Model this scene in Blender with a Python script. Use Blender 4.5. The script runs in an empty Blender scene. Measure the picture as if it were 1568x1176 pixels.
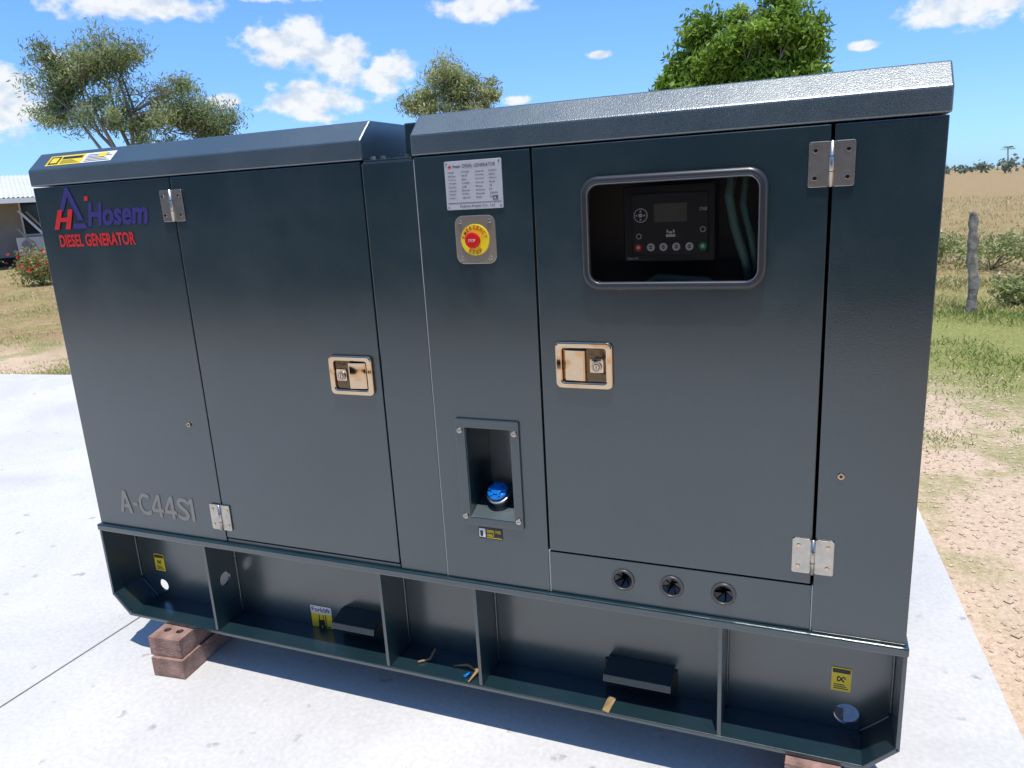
import bpy, bmesh, random
import numpy as np
from math import *
from mathutils import Vector, Matrix, noise as mnoise
random.seed(7); rng=np.random.default_rng(7)
scene=bpy.context.scene
col=scene.collection
G=0.43   # height of generator body underside above the slab

# ------------------------------------------------------------------ materials
def nt(m): return m.node_tree.nodes, m.node_tree.links
def mat(name,color,rough=0.5,metal=0.0,bump=None,var=None,coat=0.0,spec=None):
    m=bpy.data.materials.new(name); m.use_nodes=True
    N,L=nt(m); b=N['Principled BSDF']
    b.inputs['Base Color'].default_value=(*color,1); b.inputs['Roughness'].default_value=rough
    b.inputs['Metallic'].default_value=metal
    if coat: b.inputs['Coat Weight'].default_value=coat; b.inputs['Coat Roughness'].default_value=0.08
    if spec is not None: b.inputs['Specular IOR Level'].default_value=spec
    tc=N.new('ShaderNodeTexCoord')
    if var:
        sc,amt=var
        n=N.new('ShaderNodeTexNoise'); n.inputs['Scale'].default_value=sc; n.inputs['Detail'].default_value=4
        L.new(tc.outputs['Object'],n.inputs['Vector'])
        r=N.new('ShaderNodeMapRange'); r.inputs[1].default_value=0.3; r.inputs[2].default_value=0.7
        r.inputs[3].default_value=1-amt; r.inputs[4].default_value=1+amt
        L.new(n.outputs[0],r.inputs[0])
        h=N.new('ShaderNodeHueSaturation'); h.inputs['Color'].default_value=(*color,1)
        L.new(r.outputs[0],h.inputs['Value']); L.new(h.outputs[0],b.inputs['Base Color'])
    if bump:
        sc,st,di=bump
        n=N.new('ShaderNodeTexNoise'); n.inputs['Scale'].default_value=sc; n.inputs['Detail'].default_value=2
        L.new(tc.outputs['Object'],n.inputs['Vector'])
        bp=N.new('ShaderNodeBump'); bp.inputs['Strength'].default_value=st; bp.inputs['Distance'].default_value=di
        L.new(n.outputs[0],bp.inputs['Height']); L.new(bp.outputs[0],b.inputs['Normal'])
    return m

def paint_mat(name='slate_paint',bump1=0.30,bump2=0.10,coatr=(0.17,0.27),rough=0.45,spec=0.35,cior=1.85):
    m=bpy.data.materials.new(name); m.use_nodes=True
    N,L=nt(m); b=N['Principled BSDF']
    tc=N.new('ShaderNodeTexCoord')
    n=N.new('ShaderNodeTexNoise'); n.inputs['Scale'].default_value=3.0; n.inputs['Detail'].default_value=5; n.inputs['Roughness'].default_value=0.7
    L.new(tc.outputs['Object'],n.inputs['Vector'])
    b.inputs['Roughness'].default_value=rough
    mx=N.new('ShaderNodeMix'); mx.data_type='RGBA'; mx.inputs[6].default_value=(0.0055,0.0215,0.0285,1); mx.inputs[7].default_value=(0.017,0.034,0.041,1)
    r2=N.new('ShaderNodeMapRange'); r2.inputs[1].default_value=0.45;r2.inputs[2].default_value=0.85
    L.new(n.outputs[0],r2.inputs[0]); L.new(r2.outputs[0],mx.inputs[0]); L.new(mx.outputs[2],b.inputs['Base Color'])
    b.inputs['Specular IOR Level'].default_value=spec
    b.inputs['Specular Tint'].default_value=(0.75,0.97,1.0,1)
    b.inputs['Coat Weight'].default_value=1.0; b.inputs['Coat IOR'].default_value=cior
    r3=N.new('ShaderNodeMapRange'); r3.inputs[1].default_value=0.35;r3.inputs[2].default_value=0.7;r3.inputs[3].default_value=coatr[0];r3.inputs[4].default_value=coatr[1]
    L.new(n.outputs[0],r3.inputs[0]); L.new(r3.outputs[0],b.inputs['Coat Roughness'])
    f=N.new('ShaderNodeTexNoise'); f.inputs['Scale'].default_value=420; f.inputs['Detail'].default_value=1; L.new(tc.outputs['Object'],f.inputs['Vector'])
    b1=N.new('ShaderNodeBump'); b1.inputs['Strength'].default_value=bump1; b1.inputs['Distance'].default_value=0.0009; L.new(f.outputs[0],b1.inputs['Height']); L.new(b1.outputs[0],b.inputs['Normal'])
    b2=N.new('ShaderNodeBump'); b2.inputs['Strength'].default_value=bump2; b2.inputs['Distance'].default_value=0.0009; L.new(f.outputs[0],b2.inputs['Height']); L.new(b2.outputs[0],b.inputs['Coat Normal'])
    return m
PAINT=paint_mat()
PAINTR=paint_mat('slate_paint_textured',0.9,0.6,(0.30,0.40),0.55,0.8,2.1)
DARK=mat('dark_interior',(0.012,0.013,0.014),0.7)
BLACK=mat('black_plastic',(0.010,0.010,0.011),0.35)
RUBBER=mat('rubber_seal',(0.03,0.032,0.035),0.34,coat=0.3)
RIM=mat('grommet_rim',(0.085,0.085,0.085),0.4,0.3)
BEAD=mat('seal_bead',(0.22,0.23,0.24),0.3,0.8)
STEEL=mat('brushed_steel',(0.52,0.49,0.44),0.34,1.0,bump=(600,0.12,0.0003),var=(60,0.12))
CHROME=mat('polished_chrome',(0.66,0.50,0.34),0.07,1.0,bump=(11,0.55,0.012))
BRASS=mat('brass',(0.55,0.42,0.25),0.3,1.0)
WHITE=mat('white_label',(0.75,0.75,0.74),0.4)
SILV=mat('silver_plate',(0.58,0.59,0.60),0.35,0.3,var=(40,0.05))
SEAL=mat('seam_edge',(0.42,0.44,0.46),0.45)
YEL=mat('yellow_label',(0.80,0.62,0.02),0.4)
RED=mat('red_plastic',(0.62,0.012,0.01),0.3)
REDP=mat('red_print',(0.62,0.02,0.02),0.4)
BLUEP=mat('indigo_print',(0.04,0.03,0.17),0.4)
GREYP=mat('grey_print',(0.25,0.24,0.21),0.55)
INK=mat('black_ink',(0.02,0.02,0.02),0.5)
BLUEC=mat('blue_cap_plastic',(0.0,0.16,0.55),0.15,coat=0.6)
GREEN=mat('green_button',(0.01,0.45,0.13),0.3)
REDB=mat('red_button',(0.75,0.02,0.02),0.3)
WHB=mat('white_button',(0.82,0.84,0.86),0.3)
LCD=mat('lcd_screen',(0.16,0.17,0.13),0.2)
HOSE=mat('grey_hose',(0.14,0.27,0.23),0.5)
TWIG=mat('dry_twig',(0.33,0.22,0.10),0.8,var=(40,0.2))
WOOD=mat('weathered_wood',(0.26,0.23,0.19),0.85,bump=(60,0.6,0.01),var=(18,0.5))
BARK=mat('bark',(0.24,0.21,0.17),0.9)

def glass_mat():
    m=bpy.data.materials.new('tinted_glass'); m.use_nodes=True
    N,L=nt(m); N.clear()
    o=N.new('ShaderNodeOutputMaterial'); t=N.new('ShaderNodeBsdfTransparent'); t.inputs[0].default_value=(0.95,0.93,0.91,1)
    g=N.new('ShaderNodeBsdfGlossy'); g.inputs['Roughness'].default_value=0.01
    f=N.new('ShaderNodeFresnel'); f.inputs[0].default_value=1.55
    mx=N.new('ShaderNodeMixShader')
    L.new(f.outputs[0],mx.inputs[0]); L.new(t.outputs[0],mx.inputs[1]); L.new(g.outputs[0],mx.inputs[2]); L.new(mx.outputs[0],o.inputs[0])
    return m
GLASS=glass_mat()

# ------------------------------------------------------------------ mesh helpers
def newobj(name,verts,faces,m,parent=None,smooth=False):
    me=bpy.data.meshes.new(name); me.from_pydata([tuple(v) for v in verts],[],[tuple(f) for f in faces]); me.validate(); me.update()
    if smooth: me.polygons.foreach_set('use_smooth',[True]*len(me.polygons))
    o=bpy.data.objects.new(name,me); col.objects.link(o)
    if m: me.materials.append(m)
    if parent: o.parent=parent
    return o
def recalc(o):
    bm=bmesh.new(); bm.from_mesh(o.data); bmesh.ops.recalc_face_normals(bm,faces=bm.faces); bm.to_mesh(o.data); bm.free()
def bev(o,w=0.002,s=2):
    b=o.modifiers.new('bevel','BEVEL'); b.width=w; b.segments=s; b.limit_method='ANGLE'; b.angle_limit=radians(35); return o
def prism(name,pts,y0,y1,m,parent=None,axis='y',bevel=0):
    n=len(pts); V=[]
    for t in (y0,y1):
        for a,b in pts:
            V.append((a,t,b) if axis=='y' else ((t,a,b) if axis=='x' else (a,b,t)))
    F=[tuple(range(n)),tuple(range(2*n-1,n-1,-1))]+[(i,i+n,(i+1)%n+n,(i+1)%n) for i in range(n)]
    o=newobj(name,V,F,m,parent); recalc(o)
    if bevel: bev(o,bevel)
    return o
def box(name,x0,x1,y0,y1,z0,z1,m,parent=None,bevel=0):
    return prism(name,[(x0,z0),(x1,z0),(x1,z1),(x0,z1)],y0,y1,m,parent,'y',bevel)
def rrect(x0,x1,z0,z1,r,n=6):
    P=[]
    for cx_,cz_,a0 in ((x1-r,z1-r,0),(x0+r,z1-r,90),(x0+r,z0+r,180),(x1-r,z0+r,270)):
        for i in range(n+1):
            a=radians(a0+90*i/n); P.append((cx_+r*cos(a),cz_+r*sin(a)))
    return P
def circ(cx_,cz_,r,n=28): return [(cx_+r*cos(2*pi*i/n),cz_+r*sin(2*pi*i/n)) for i in range(n)]
def tube_geo(path,radii,k=8,closed=False,V=None,F=None):
    V=[] if V is None else V; F=[] if F is None else F
    path=[Vector(p) for p in path]; n=len(path); base=len(V); up=None
    for i,p in enumerate(path):
        if closed: t=path[(i+1)%n]-path[i-1]
        else: t=path[min(i+1,n-1)]-path[max(i-1,0)]
        t.normalize()
        if up is None: up=t.orthogonal().normalized()
        else:
            up=up-t*up.dot(t); up=up.normalized() if up.length>1e-6 else t.orthogonal().normalized()
        s=t.cross(up); r=radii[i] if hasattr(radii,'__len__') else radii
        for j in range(k):
            a=2*pi*j/k; V.append(tuple(p+(up*cos(a)+s*sin(a))*r))
    m=n if closed else n-1
    for i in range(m):
        a=base+i*k; b=base+((i+1)%n)*k
        for j in range(k): F.append((a+j,a+(j+1)%k,b+(j+1)%k,b+j))
    if not closed:
        F.append(tuple(base+j for j in range(k))[::-1]); F.append(tuple(base+(n-1)*k+j for j in range(k)))
    return V,F
def tube(name,path,radii,m,parent=None,k=8,closed=False):
    V,F=tube_geo(path,radii,k,closed); o=newobj(name,V,F,m,parent,True); recalc(o); return o
def cut(o,cutter):
    md=o.modifiers.new('cut','BOOLEAN'); md.object=cutter; md.operation='DIFFERENCE'; md.solver='EXACT'
    bpy.context.view_layer.update()
    dg=bpy.context.evaluated_depsgraph_get(); me=bpy.data.meshes.new_from_object(o.evaluated_get(dg))
    o.modifiers.clear(); o.data=me; bpy.data.objects.remove(cutter)
def text(name,s,m,parent,x0,x1,z0,z1,y,bold=0.0,shear=0.0,mtx=None):
    c=bpy.data.curves.new(name,'FONT'); c.body=s; c.extrude=0.0; c.offset=bold; c.shear=shear; c.resolution_u=3
    t=bpy.data.objects.new(name,c); col.objects.link(t); bpy.context.view_layer.update()
    dg=bpy.context.evaluated_depsgraph_get(); me=bpy.data.meshes.new_from_object(t.evaluated_get(dg))
    bpy.data.objects.remove(t)
    v=np.array([p.co for p in me.vertices]); mn=v.min(0); mxx=v.max(0)
    sx=(x1-x0)/(mxx[0]-mn[0]); sz=(z1-z0)/(mxx[1]-mn[1])
    for p in me.vertices:
        q=Vector((x0+(p.co.x-mn[0])*sx, y, z0+(p.co.y-mn[1])*sz)); p.co=mtx@q if mtx else q
    me.materials.clear(); me.materials.append(m)
    o=bpy.data.objects.new(name,me); col.objects.link(o); o.parent=parent; return o
def join(name,objs,parent):
    V=[];F=[];MI=[];mats=[];SM=[]
    bpy.context.view_layer.update(); dg=bpy.context.evaluated_depsgraph_get()
    for o in objs:
        me=bpy.data.meshes.new_from_object(o.evaluated_get(dg)); b=len(V); V+= [tuple(v.co) for v in me.vertices]
        mm=[m for m in me.materials]
        for p in me.polygons:
            F.append([b+i for i in p.vertices]); m=mm[p.material_index] if mm else None
            if m not in mats: mats.append(m)
            MI.append(mats.index(m)); SM.append(p.use_smooth)
    for o in objs: bpy.data.objects.remove(o)
    me=bpy.data.meshes.new(name); me.from_pydata(V,[],F)
    for m in mats: me.materials.append(m)
    me.polygons.foreach_set('material_index',MI); me.polygons.foreach_set('use_smooth',SM); me.update()
    o=bpy.data.objects.new(name,me); col.objects.link(o); o.parent=parent; return o

# ------------------------------------------------------------------ GENERATOR
gen=bpy.data.objects.new('diesel_generator',None); col.objects.link(gen); gen.location=(0,0,G)
W=2.2; Dp=0.95; T=0.018
box('end_panel_left',0.0,0.492,0,T,0.0,0.994,PAINT,gen,0.002)
box('door_left',0.4965,1.0535,-0.001,T,0.014,0.994,PAINT,gen,0.002)
box('door_sill',0.4965,1.0535,0.001,T,0.0,0.011,PAINT,gen,0.001)
box('narrow_panel',1.0575,1.1880,-0.001,T,0.0,0.990,PAINT,gen,0.002)
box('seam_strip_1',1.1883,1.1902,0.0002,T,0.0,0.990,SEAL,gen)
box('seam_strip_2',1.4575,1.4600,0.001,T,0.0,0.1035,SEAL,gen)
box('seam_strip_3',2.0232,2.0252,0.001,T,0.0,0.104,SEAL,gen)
pc=box('centre_panel',1.1905,1.457,-0.002,T,0.0,0.994,PAINT,gen)
cut(pc,box('c',1.268,1.380,-0.1,0.1,0.17,0.392,None,gen)); bev(pc,0.002)
dr=box('door_right',1.4615,2.020,-0.002,T,0.107,0.994,PAINT,gen)
cut(dr,prism('c',rrect(1.572,1.910,0.716,0.922,0.028),-0.1,0.1,None,gen)); bev(dr,0.002)
st=box('vent_strip',1.4605,2.0225,0,T,0.0,0.1025,PAINT,gen)
for hx in (1.632,1.740,1.850):
    cut(st,prism('c',circ(hx,0.056,0.0215),-0.1,0.1,None,gen))
bev(st,0.0015)
box('end_panel_right',2.0255,W,-0.001,T,0.0,0.994,PAINT,gen,0.002)
box('side_wall_left',0.0,T,T+0.001,Dp-T-0.001,0.0,0.994,PAINT,gen)
box('side_wall_right',W-T,W,T+0.001,Dp-T-0.001,0.0,0.994,PAINT,gen)
box('back_wall',0.0,W,Dp-T,Dp,0.0,0.994,PAINT,gen,0.002)
box('floor_plate',0.019,W-0.019,T+0.001,Dp-T-0.001,0.001,0.006,DARK,gen)
box('inner_bulkhead',0.03,W-0.03,0.35,0.36,0.008,0.98,DARK,gen)
def roof(name,x0,x1):
    prof=[(-0.003,0.997),(-0.003,1.040),(0.046,1.084),(Dp-0.046,1.084),(Dp+0.003,1.040),(Dp+0.003,0.997)]
    return prism(name,prof,x0,x1,PAINTR,gen,'x',0.0035)
roof('canopy_left',-0.003,1.062); roof('canopy_right',1.186,W+0.003)
box('canopy_recess_floor',1.0625,1.1855,0.0,Dp,0.9905,0.9965,PAINT,gen,0.001)
box('lifting_lug',1.118,1.126,0.13,0.25,0.997,1.075,PAINT,gen,0.003)
box('recess_bracket',1.150,1.182,0.04,0.20,0.997,1.070,PAINT,gen,0.003)
bl=[]
for bx,by in ((1.082,0.012),(1.106,0.015),(1.165,0.02),(1.10,0.09),(1.14,0.09)):
    bl.append(prism('b',circ(bx,by,0.0065,6),0.997,1.004,STEEL,None,'z'))
join('recess_bolts',bl,gen)
# base rail
FZ=-0.305; WD=0.11
box('base_top_rail',-0.006,W+0.006,-0.012,WD,-0.021,-0.001,PAINT,gen,0.0035)
def lower_flange():
    pts=[(-0.004,-0.242),(0.056,FZ),(2.14,FZ),(2.204,-0.242),(2.204-0.0045,-0.232),(2.137,FZ+0.0105),(0.059,FZ+0.0105),(0.0005,-0.232)]
    return prism('base_bottom_flange',pts,-0.008,WD,PAINT,gen,'y',0.002)
lower_flange()
box('base_end_plate_left',-0.004,0.004,-0.008,WD,-0.242,-0.0215,PAINT,gen,0.001)
box('base_end_plate_right',W-0.004,W+0.004,-0.008,WD,-0.242,-0.0215,PAINT,gen,0.001)
web=prism('base_web',[(0.0045,-0.022),(0.0045,-0.236),(0.062,FZ+0.011),(2.135,FZ+0.011),(W-0.0045,-0.236),(W-0.0045,-0.022)],WD-0.008,WD-0.0005,PAINT,gen,'y')
cut(web,prism('c',circ(0.092,-0.253,0.020),0,0.3,None,gen))
cut(web,prism('c',circ(2.108,-0.256,0.026),0,0.3,None,gen))
for i,rx in enumerate((0.405,0.990,1.2605,1.845)):
    r=box('base_rib_%d'%(i+1),rx-0.0045,rx+0.0045,-0.006,WD-0.009,FZ+0.011,-0.0215,PAINT,gen)
    if i==0: cut(r,prism('c',circ(0.052,-0.155,0.021),rx-0.1,rx+0.1,None,gen,'x'))
    bev(r,0.001)
box('base_rear_web',0.0,W,Dp-0.01,Dp,FZ,-0.0205,PAINT,gen)
box('base_rear_top',0,W,Dp-0.11,Dp-0.0105,-0.012,-0.001,PAINT,gen)
wv,wf=[],[]
def weld(a,b):
    a=Vector(a);b=Vector(b);n=max(6,int((b-a).length/0.006))
    tube_geo([a.lerp(b,i/n) for i in range(n+1)],[0.0024+0.0012*(i%2)+random.uniform(0,0.0008) for i in range(n+1)],6,False,wv,wf)
yb=WD-0.010
for rx in (0.405,0.990,1.2605,1.845):
    weld((rx+0.006,yb,-0.024),(rx+0.006,yb,FZ+0.012))
weld((0.006,yb,-0.024),(0.006,yb,-0.236)); weld((W-0.006,yb,-0.024),(W-0.006,yb,-0.236))
weld((0.006,yb,-0.238),(0.062,yb,FZ+0.012)); weld((W-0.006,yb,-0.238),(2.135,yb,FZ+0.012))
newobj('weld_beads',wv,wf,PAINT,gen,True)
for i,(x0,x1) in enumerate(((0.785,0.925),(1.568,1.730))):
    pr=[(0.101,-0.212),(0.040,-0.226),(0.035,-0.242),(0.040,-0.243),(0.045,-0.231),(0.101,-0.218)]
    prism('forklift_pocket_lip_%d'%(i+1),pr,x0,x1,PAINT,gen,'x',0.001)
    box('forklift_pocket_slot_%d'%(i+1),x0-0.01,x1+0.005,0.098,0.1015,-0.285,-0.222,DARK,gen)
def hinge(i,cx_,cz_,w,h):
    P=[]
    y=-0.0055
    for s in (-1,1):
        a,b=(cx_-w/2,cx_-0.0035) if s<0 else (cx_+0.0035,cx_+w/2)
        P.append(prism('l',rrect(a,b,cz_-h/2,cz_+h/2,0.004,3),y,-0.0025,STEEL,None,'y',0.0008))
        for dz in (-0.3,0.3):
            P.append(prism('s',circ((a+b)/2+s*0.006,cz_+dz*h,0.0042,16),y-0.0018,y-0.0001,CHROME,None,'y',0.0006))
    V,F=tube_geo([(cx_,-0.0065,cz_-h/2),(cx_,-0.0065,cz_+h/2)],0.0042,14); P.append(newobj('k',V,F,STEEL,None,True))
    for dz in (-0.17,0.17):
        V,F=tube_geo([(cx_,-0.0065,cz_+dz*h-0.0006),(cx_,-0.0065,cz_+dz*h+0.0006)],0.0046,14); P.append(newobj('k',V,F,INK,None,True))
    join('hinge_%d'%i,P,gen)
hinge(1,0.4945,0.925,0.072,0.078); hinge(2,0.488,0.076,0.070,0.076); hinge(3,2.0225,0.927,0.076,0.078); hinge(4,2.022,0.169,0.078,0.075)
DISH=mat('latch_dish',(0.14,0.10,0.065),0.16,1.0,bump=(20,0.4,0.008))
def latch(i,cx_,cz_,w,h,side):
    P=[]
    def slab_(n,a,b,c,d,r,y0,y1,m,bv): return prism(n,rrect(a,b,c,d,r,4),y0,y1,m,None,'y',bv)
    x0,x1,z0,z1=cx_-w/2,cx_+w/2,cz_-h/2,cz_+h/2
    o=slab_('p',x0,x1,z0,z1,0.012,-0.0105,-0.002,CHROME,0)
    cut(o,prism('c',rrect(x0+0.015,x1-0.015,z0+0.014,z1-0.014,0.005,4),-0.1,0.1,None)); bev(o,0.0040,5); P.append(o)
    P.append(slab_('dish',x0+0.012,x1-0.012,z0+0.011,z1-0.011,0.005,-0.0030,-0.0024,DISH,0))
    pa,pb=(cx_-w*0.35,cx_+w*0.03) if side<0 else (cx_-w*0.03,cx_+w*0.35)
    prof=[(pa,-0.0060),(pa+0.004,-0.0085),(pb-0.004,-0.0125),(pb,-0.0110),(pb,-0.0035),(pa,-0.0035)]
    if side>0: prof=[(pa+pb-x,y) for x,y in prof]
    P.append(prism('paddle',prof,cz_-h*0.325,cz_+h*0.325,CHROME,None,'z',0.0012))
    lx=cx_+(-side)*w*0.225; lz=cz_-h*0.02
    P.append(slab_('bridge',lx-w*0.125,lx+w*0.115,cz_-h*0.15,cz_+h*0.15,0.003,-0.0062,-0.0031,CHROME,0.001))
    P.append(prism('cyl',circ(lx,lz,0.0110),-0.0100,-0.0063,STEEL,None,'y',0.001))
    P.append(prism('key',circ(lx,lz,0.0066),-0.0108,-0.0101,INK,None))
    P.append(prism('key',circ(lx,lz,0.0056),-0.0114,-0.0109,CHROME,None))
    P.append(box('slot',lx-0.0009,lx+0.0009,-0.0118,-0.0115,lz-0.004,lz+0.004,INK,None))
    join('latch_%d'%i,P,gen)
latch(1,0.974,0.504,0.122,0.098,1); latch(2,1.5585,0.548,0.125,0.101,-1)
for i,(x,z) in enumerate(((0.424,0.342),(2.066,0.344))):
    P=[prism('a',circ(x,z,0.0065),-0.004,-0.002,BRASS,None,'y',0.0008),prism('a',circ(x,z,0.003),-0.0045,-0.0041,INK,None)]
    join('plug_%d'%(i+1),P,gen)
# window ------------------------------------------------------------
out=rrect(1.5715,1.9105,0.7155,0.9225,0.028,8)
V,F=tube_geo([(a,-0.009,b) for a,b in out],0.0085,12,True)
o=newobj('window_seal',V,F,RUBBER,gen,True); recalc(o)
inn=rrect(1.5775,1.9045,0.7215,0.9165,0.024,8)
V,F=tube_geo([(a,-0.0155,b) for a,b in inn],0.0014,8,True)
o=newobj('window_bead',V,F,BEAD,gen,True); recalc(o)
prism('window_glass',rrect(1.574,1.908,0.718,0.920,0.025),-0.006,-0.003,GLASS,gen)
IN=mat('panel_box',(0.12,0.09,0.065),0.6)
box('control_box_back',1.50,1.98,0.15,0.155,0.66,0.97,IN,gen)
box('control_box_top',1.50,1.98,0.022,0.149,0.968,0.972,IN,gen)
box('control_box_bottom',1.50,1.98,0.022,0.149,0.658,0.662,IN,gen)
box('control_box_left',1.496,1.499,0.022,0.149,0.662,0.967,IN,gen)
box('control_box_right',1.981,1.984,0.022,0.149,0.662,0.967,IN,gen)
K=1.022; yp=0.033
def cw(x,z): return 2.009+(x-2.009)*K, 0.906+(z-0.906)*K
def crect(n,x0,x1,z0,z1,y0,y1,m,r=0.006,bevel=0):
    a,c=cw(x0,z0); b,d=cw(x1,z1); return prism(n,rrect(a,b,c,d,r,4),y0,y1,m,None,'y',bevel)
P=[crect('pl',1.648,1.824,0.762,0.908,yp,yp+0.06,BLACK,0.006,0.002),
   crect('pl2',1.665,1.812,0.775,0.893,yp-0.004,yp-0.0005,mat('controller_face',(0.02,0.021,0.023),0.4),0.01,0.0015),
   crect('lcd',1.709,1.772,0.838,0.873,yp-0.0055,yp-0.0042,LCD,0.002)]
for i,bx in enumerate((1.678,1.7025,1.727,1.752,1.777,1.802)):
    a,b=cw(bx,0.7905)
    P.append(prism('b',circ(a,b,0.0080,20),yp-0.007,yp-0.0042,[REDB,WHB,WHB,WHB,WHB,GREEN][i],None,'y',0.0008))
    P.append(prism('b',circ(a,b,0.0036,12),yp-0.0076,yp-0.0071,[WHB,INK,INK,INK,INK,WHB][i],None))
    if i not in (0,5): P.append(box('b',a-0.003,a+0.003,yp-0.0082,yp-0.0077,b-0.0007,b+0.0007,WHB,None))
a,b=cw(1.683,0.852)
P.append(prism('b',circ(a,b,0.014,24),yp-0.006,yp-0.0042,WHB,None,'y',0.0008)); P.append(prism('b',circ(a,b,0.0122,24),yp-0.0068,yp-0.0061,INK,None)); P.append(prism('b',circ(a,b,0.004,24),yp-0.0076,yp-0.0069,WHB,None))
for k in range(4):
    P.append(prism('b',circ(a+0.008*cos(k*pi/2),b+0.008*sin(k*pi/2),0.0018,8),yp-0.0076,yp-0.0069,WHB,None))
for (x,z) in ((1.679,0.812),(1.802,0.822)):
    a,b=cw(x,z); P.append(prism('b',circ(a,b,0.0055,16),yp-0.006,yp-0.0042,WHB,None)); P.append(prism('b',circ(a,b,0.0042,16),yp-0.0068,yp-0.0061,INK,None))
for (x,z,w,h) in ((1.741,0.812,0.018,0.005),(1.741,0.818,0.006,0.004),(1.735,0.820,0.003,0.006),(1.747,0.820,0.003,0.006)):
    a,b=cw(x,z); P.append(box('b',a-w/2,a+w/2,yp-0.006,yp-0.0042,b-h/2,b+h/2,WHB,None))
join('controller',P,gen)
a,b=cw(1.796,0.857); text('controller_text',"DSE",WHB,gen,a,a+0.014,b,b+0.006,yp-0.0045)
a,b=cw(1.655,0.767); text('controller_model_text',"Made in UK",WHB,gen,a,a+0.022,b,b+0.004,yp-0.0005)
tube('hose_1',[(1.83,0.10,0.96),(1.850,0.07,0.93),(1.842,0.055,0.88),(1.855,0.05,0.82),(1.875,0.05,0.76),(1.89,0.07,0.68)],0.009,HOSE,gen,10)
tube('hose_2',[(1.89,0.12,0.96),(1.872,0.08,0.92),(1.868,0.07,0.86),(1.885,0.06,0.80),(1.90,0.07,0.70)],0.007,HOSE,gen,10)
tube('hose_3',[(1.62,0.13,0.67),(1.70,0.08,0.722),(1.80,0.07,0.715),(1.86,0.10,0.67)],0.008,HOSE,gen,10)
# name plate
P=[prism('np',rrect(1.264,1.395,0.880,0.980,0.003,3),-0.0048,-0.0022,SILV,None,'y',0.0006)]
for (x,z) in ((1.269,0.975),(1.390,0.975),(1.269,0.885),(1.390,0.885)):
    P.append(prism('s',circ(x,z,0.0018,10),-0.0058,-0.0049,STEEL,None))
join('nameplate',P,gen)
yt=-0.0053
text('nameplate_title',"DIESEL GENERATOR",INK,gen,1.306,1.382,0.9655,0.9725,yt)
text('nameplate_logo',"Hosem",INK,gen,1.283,1.302,0.966,0.972,yt,0.01)
prism('nameplate_mark',[(1.272,0.966),(1.281,0.966),(1.2765,0.973)],yt,yt+0.0003,REDP,gen)
rows=[("Model","HY-C44S","Genset No.","K2410271"),("Rated Power","40kVA","Standby","44kVA"),("Frequency","50Hz","Rated Speed","1500rpm"),("Voltage","415/240V","Current","55.6A"),("Power Factor","0.8","Phase","3"),("Governor","Electronic","Insulation","H"),("Weight","1050kg","Dimension","2200x950"),("Engine","4B3.9-G","Date","2024.10")]
for i,r in enumerate(rows):
    z=0.955-i*0.0075
    for s,x,w in zip(r,(1.272,1.303,1.335,1.366),(0.018,0.018,0.020,0.018)):
        text('nameplate_row',s,INK,gen,x,x+w*min(1,len(s)/9+0.2),z,z+0.0036,yt)
text('nameplate_maker',"Fuzhou Power Co., Ltd",INK,gen,1.296,1.376,0.8835,0.8895,yt)
box('nameplate_rule',1.268,1.391,yt,yt+0.0003,0.8935,0.8943,INK,gen)
text('nameplate_ce',"CE",INK,gen,1.372,1.385,0.897,0.906,yt,0.02)
# e-stop
ex,ez=1.3265,0.816
EPL=mat('estop_plate',(0.55,0.48,0.39),0.28,0.8)
P=[prism('pl',rrect(ex-0.047,ex+0.047,ez-0.051,ez+0.051,0.018,6),-0.0052,-0.0022,EPL,None,'y',0.001)]
for sx in (-1,1):
    for sz in (-1,1): P.append(prism('s',circ(ex+sx*0.034,ez+sz*0.039,0.0045,12),-0.0085,-0.0053,STEEL,None,'y',0.001))
P.append(prism('y',circ(ex,ez,0.033,36),-0.009,-0.0053,YEL,None,'y',0.0008))
P.append(prism('r',circ(ex+0.001,ez,0.012,28),-0.020,-0.0091,RED,None))
P.append(prism('r',circ(ex+0.001,ez,0.0175,32),-0.027,-0.0201,RED,None,'y',0.003))
join('emergency_stop',P,gen)
def arc_text(name,s,m,cx_,cz_,r,a0,a1,h,y):
    objs=[]
    for i,ch in enumerate(s):
        a=radians(a0+(a1-a0)*i/(len(s)-1)); up=1 if a0>a1 else -1
        px,pz=cx_+r*cos(a),cz_+r*sin(a); rot=a-pi/2 if up>0 else a+pi/2
        M=Matrix.Translation((px,0,pz))@Matrix.Rotation(-rot,4,'Y')
        w=h*0.65 if ch!='I' else h*0.2
        objs.append(text('t',ch,m,None,-w/2,w/2,-h/2,h/2,y,0.02,0,M))
    return join(name,objs,gen)
arc_text('estop_text_top',"EMERGENCY",REDP,ex,ez,0.0262,165,15,0.0085,-0.0095)
arc_text('estop_text_bottom',"STOP",REDP,ex,ez,0.0262,240,300,0.0085,-0.0095)
text('estop_button_text',"STOP",WHITE,gen,ex-0.007,ex+0.009,ez-0.003,ez+0.003,-0.0275)
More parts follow.
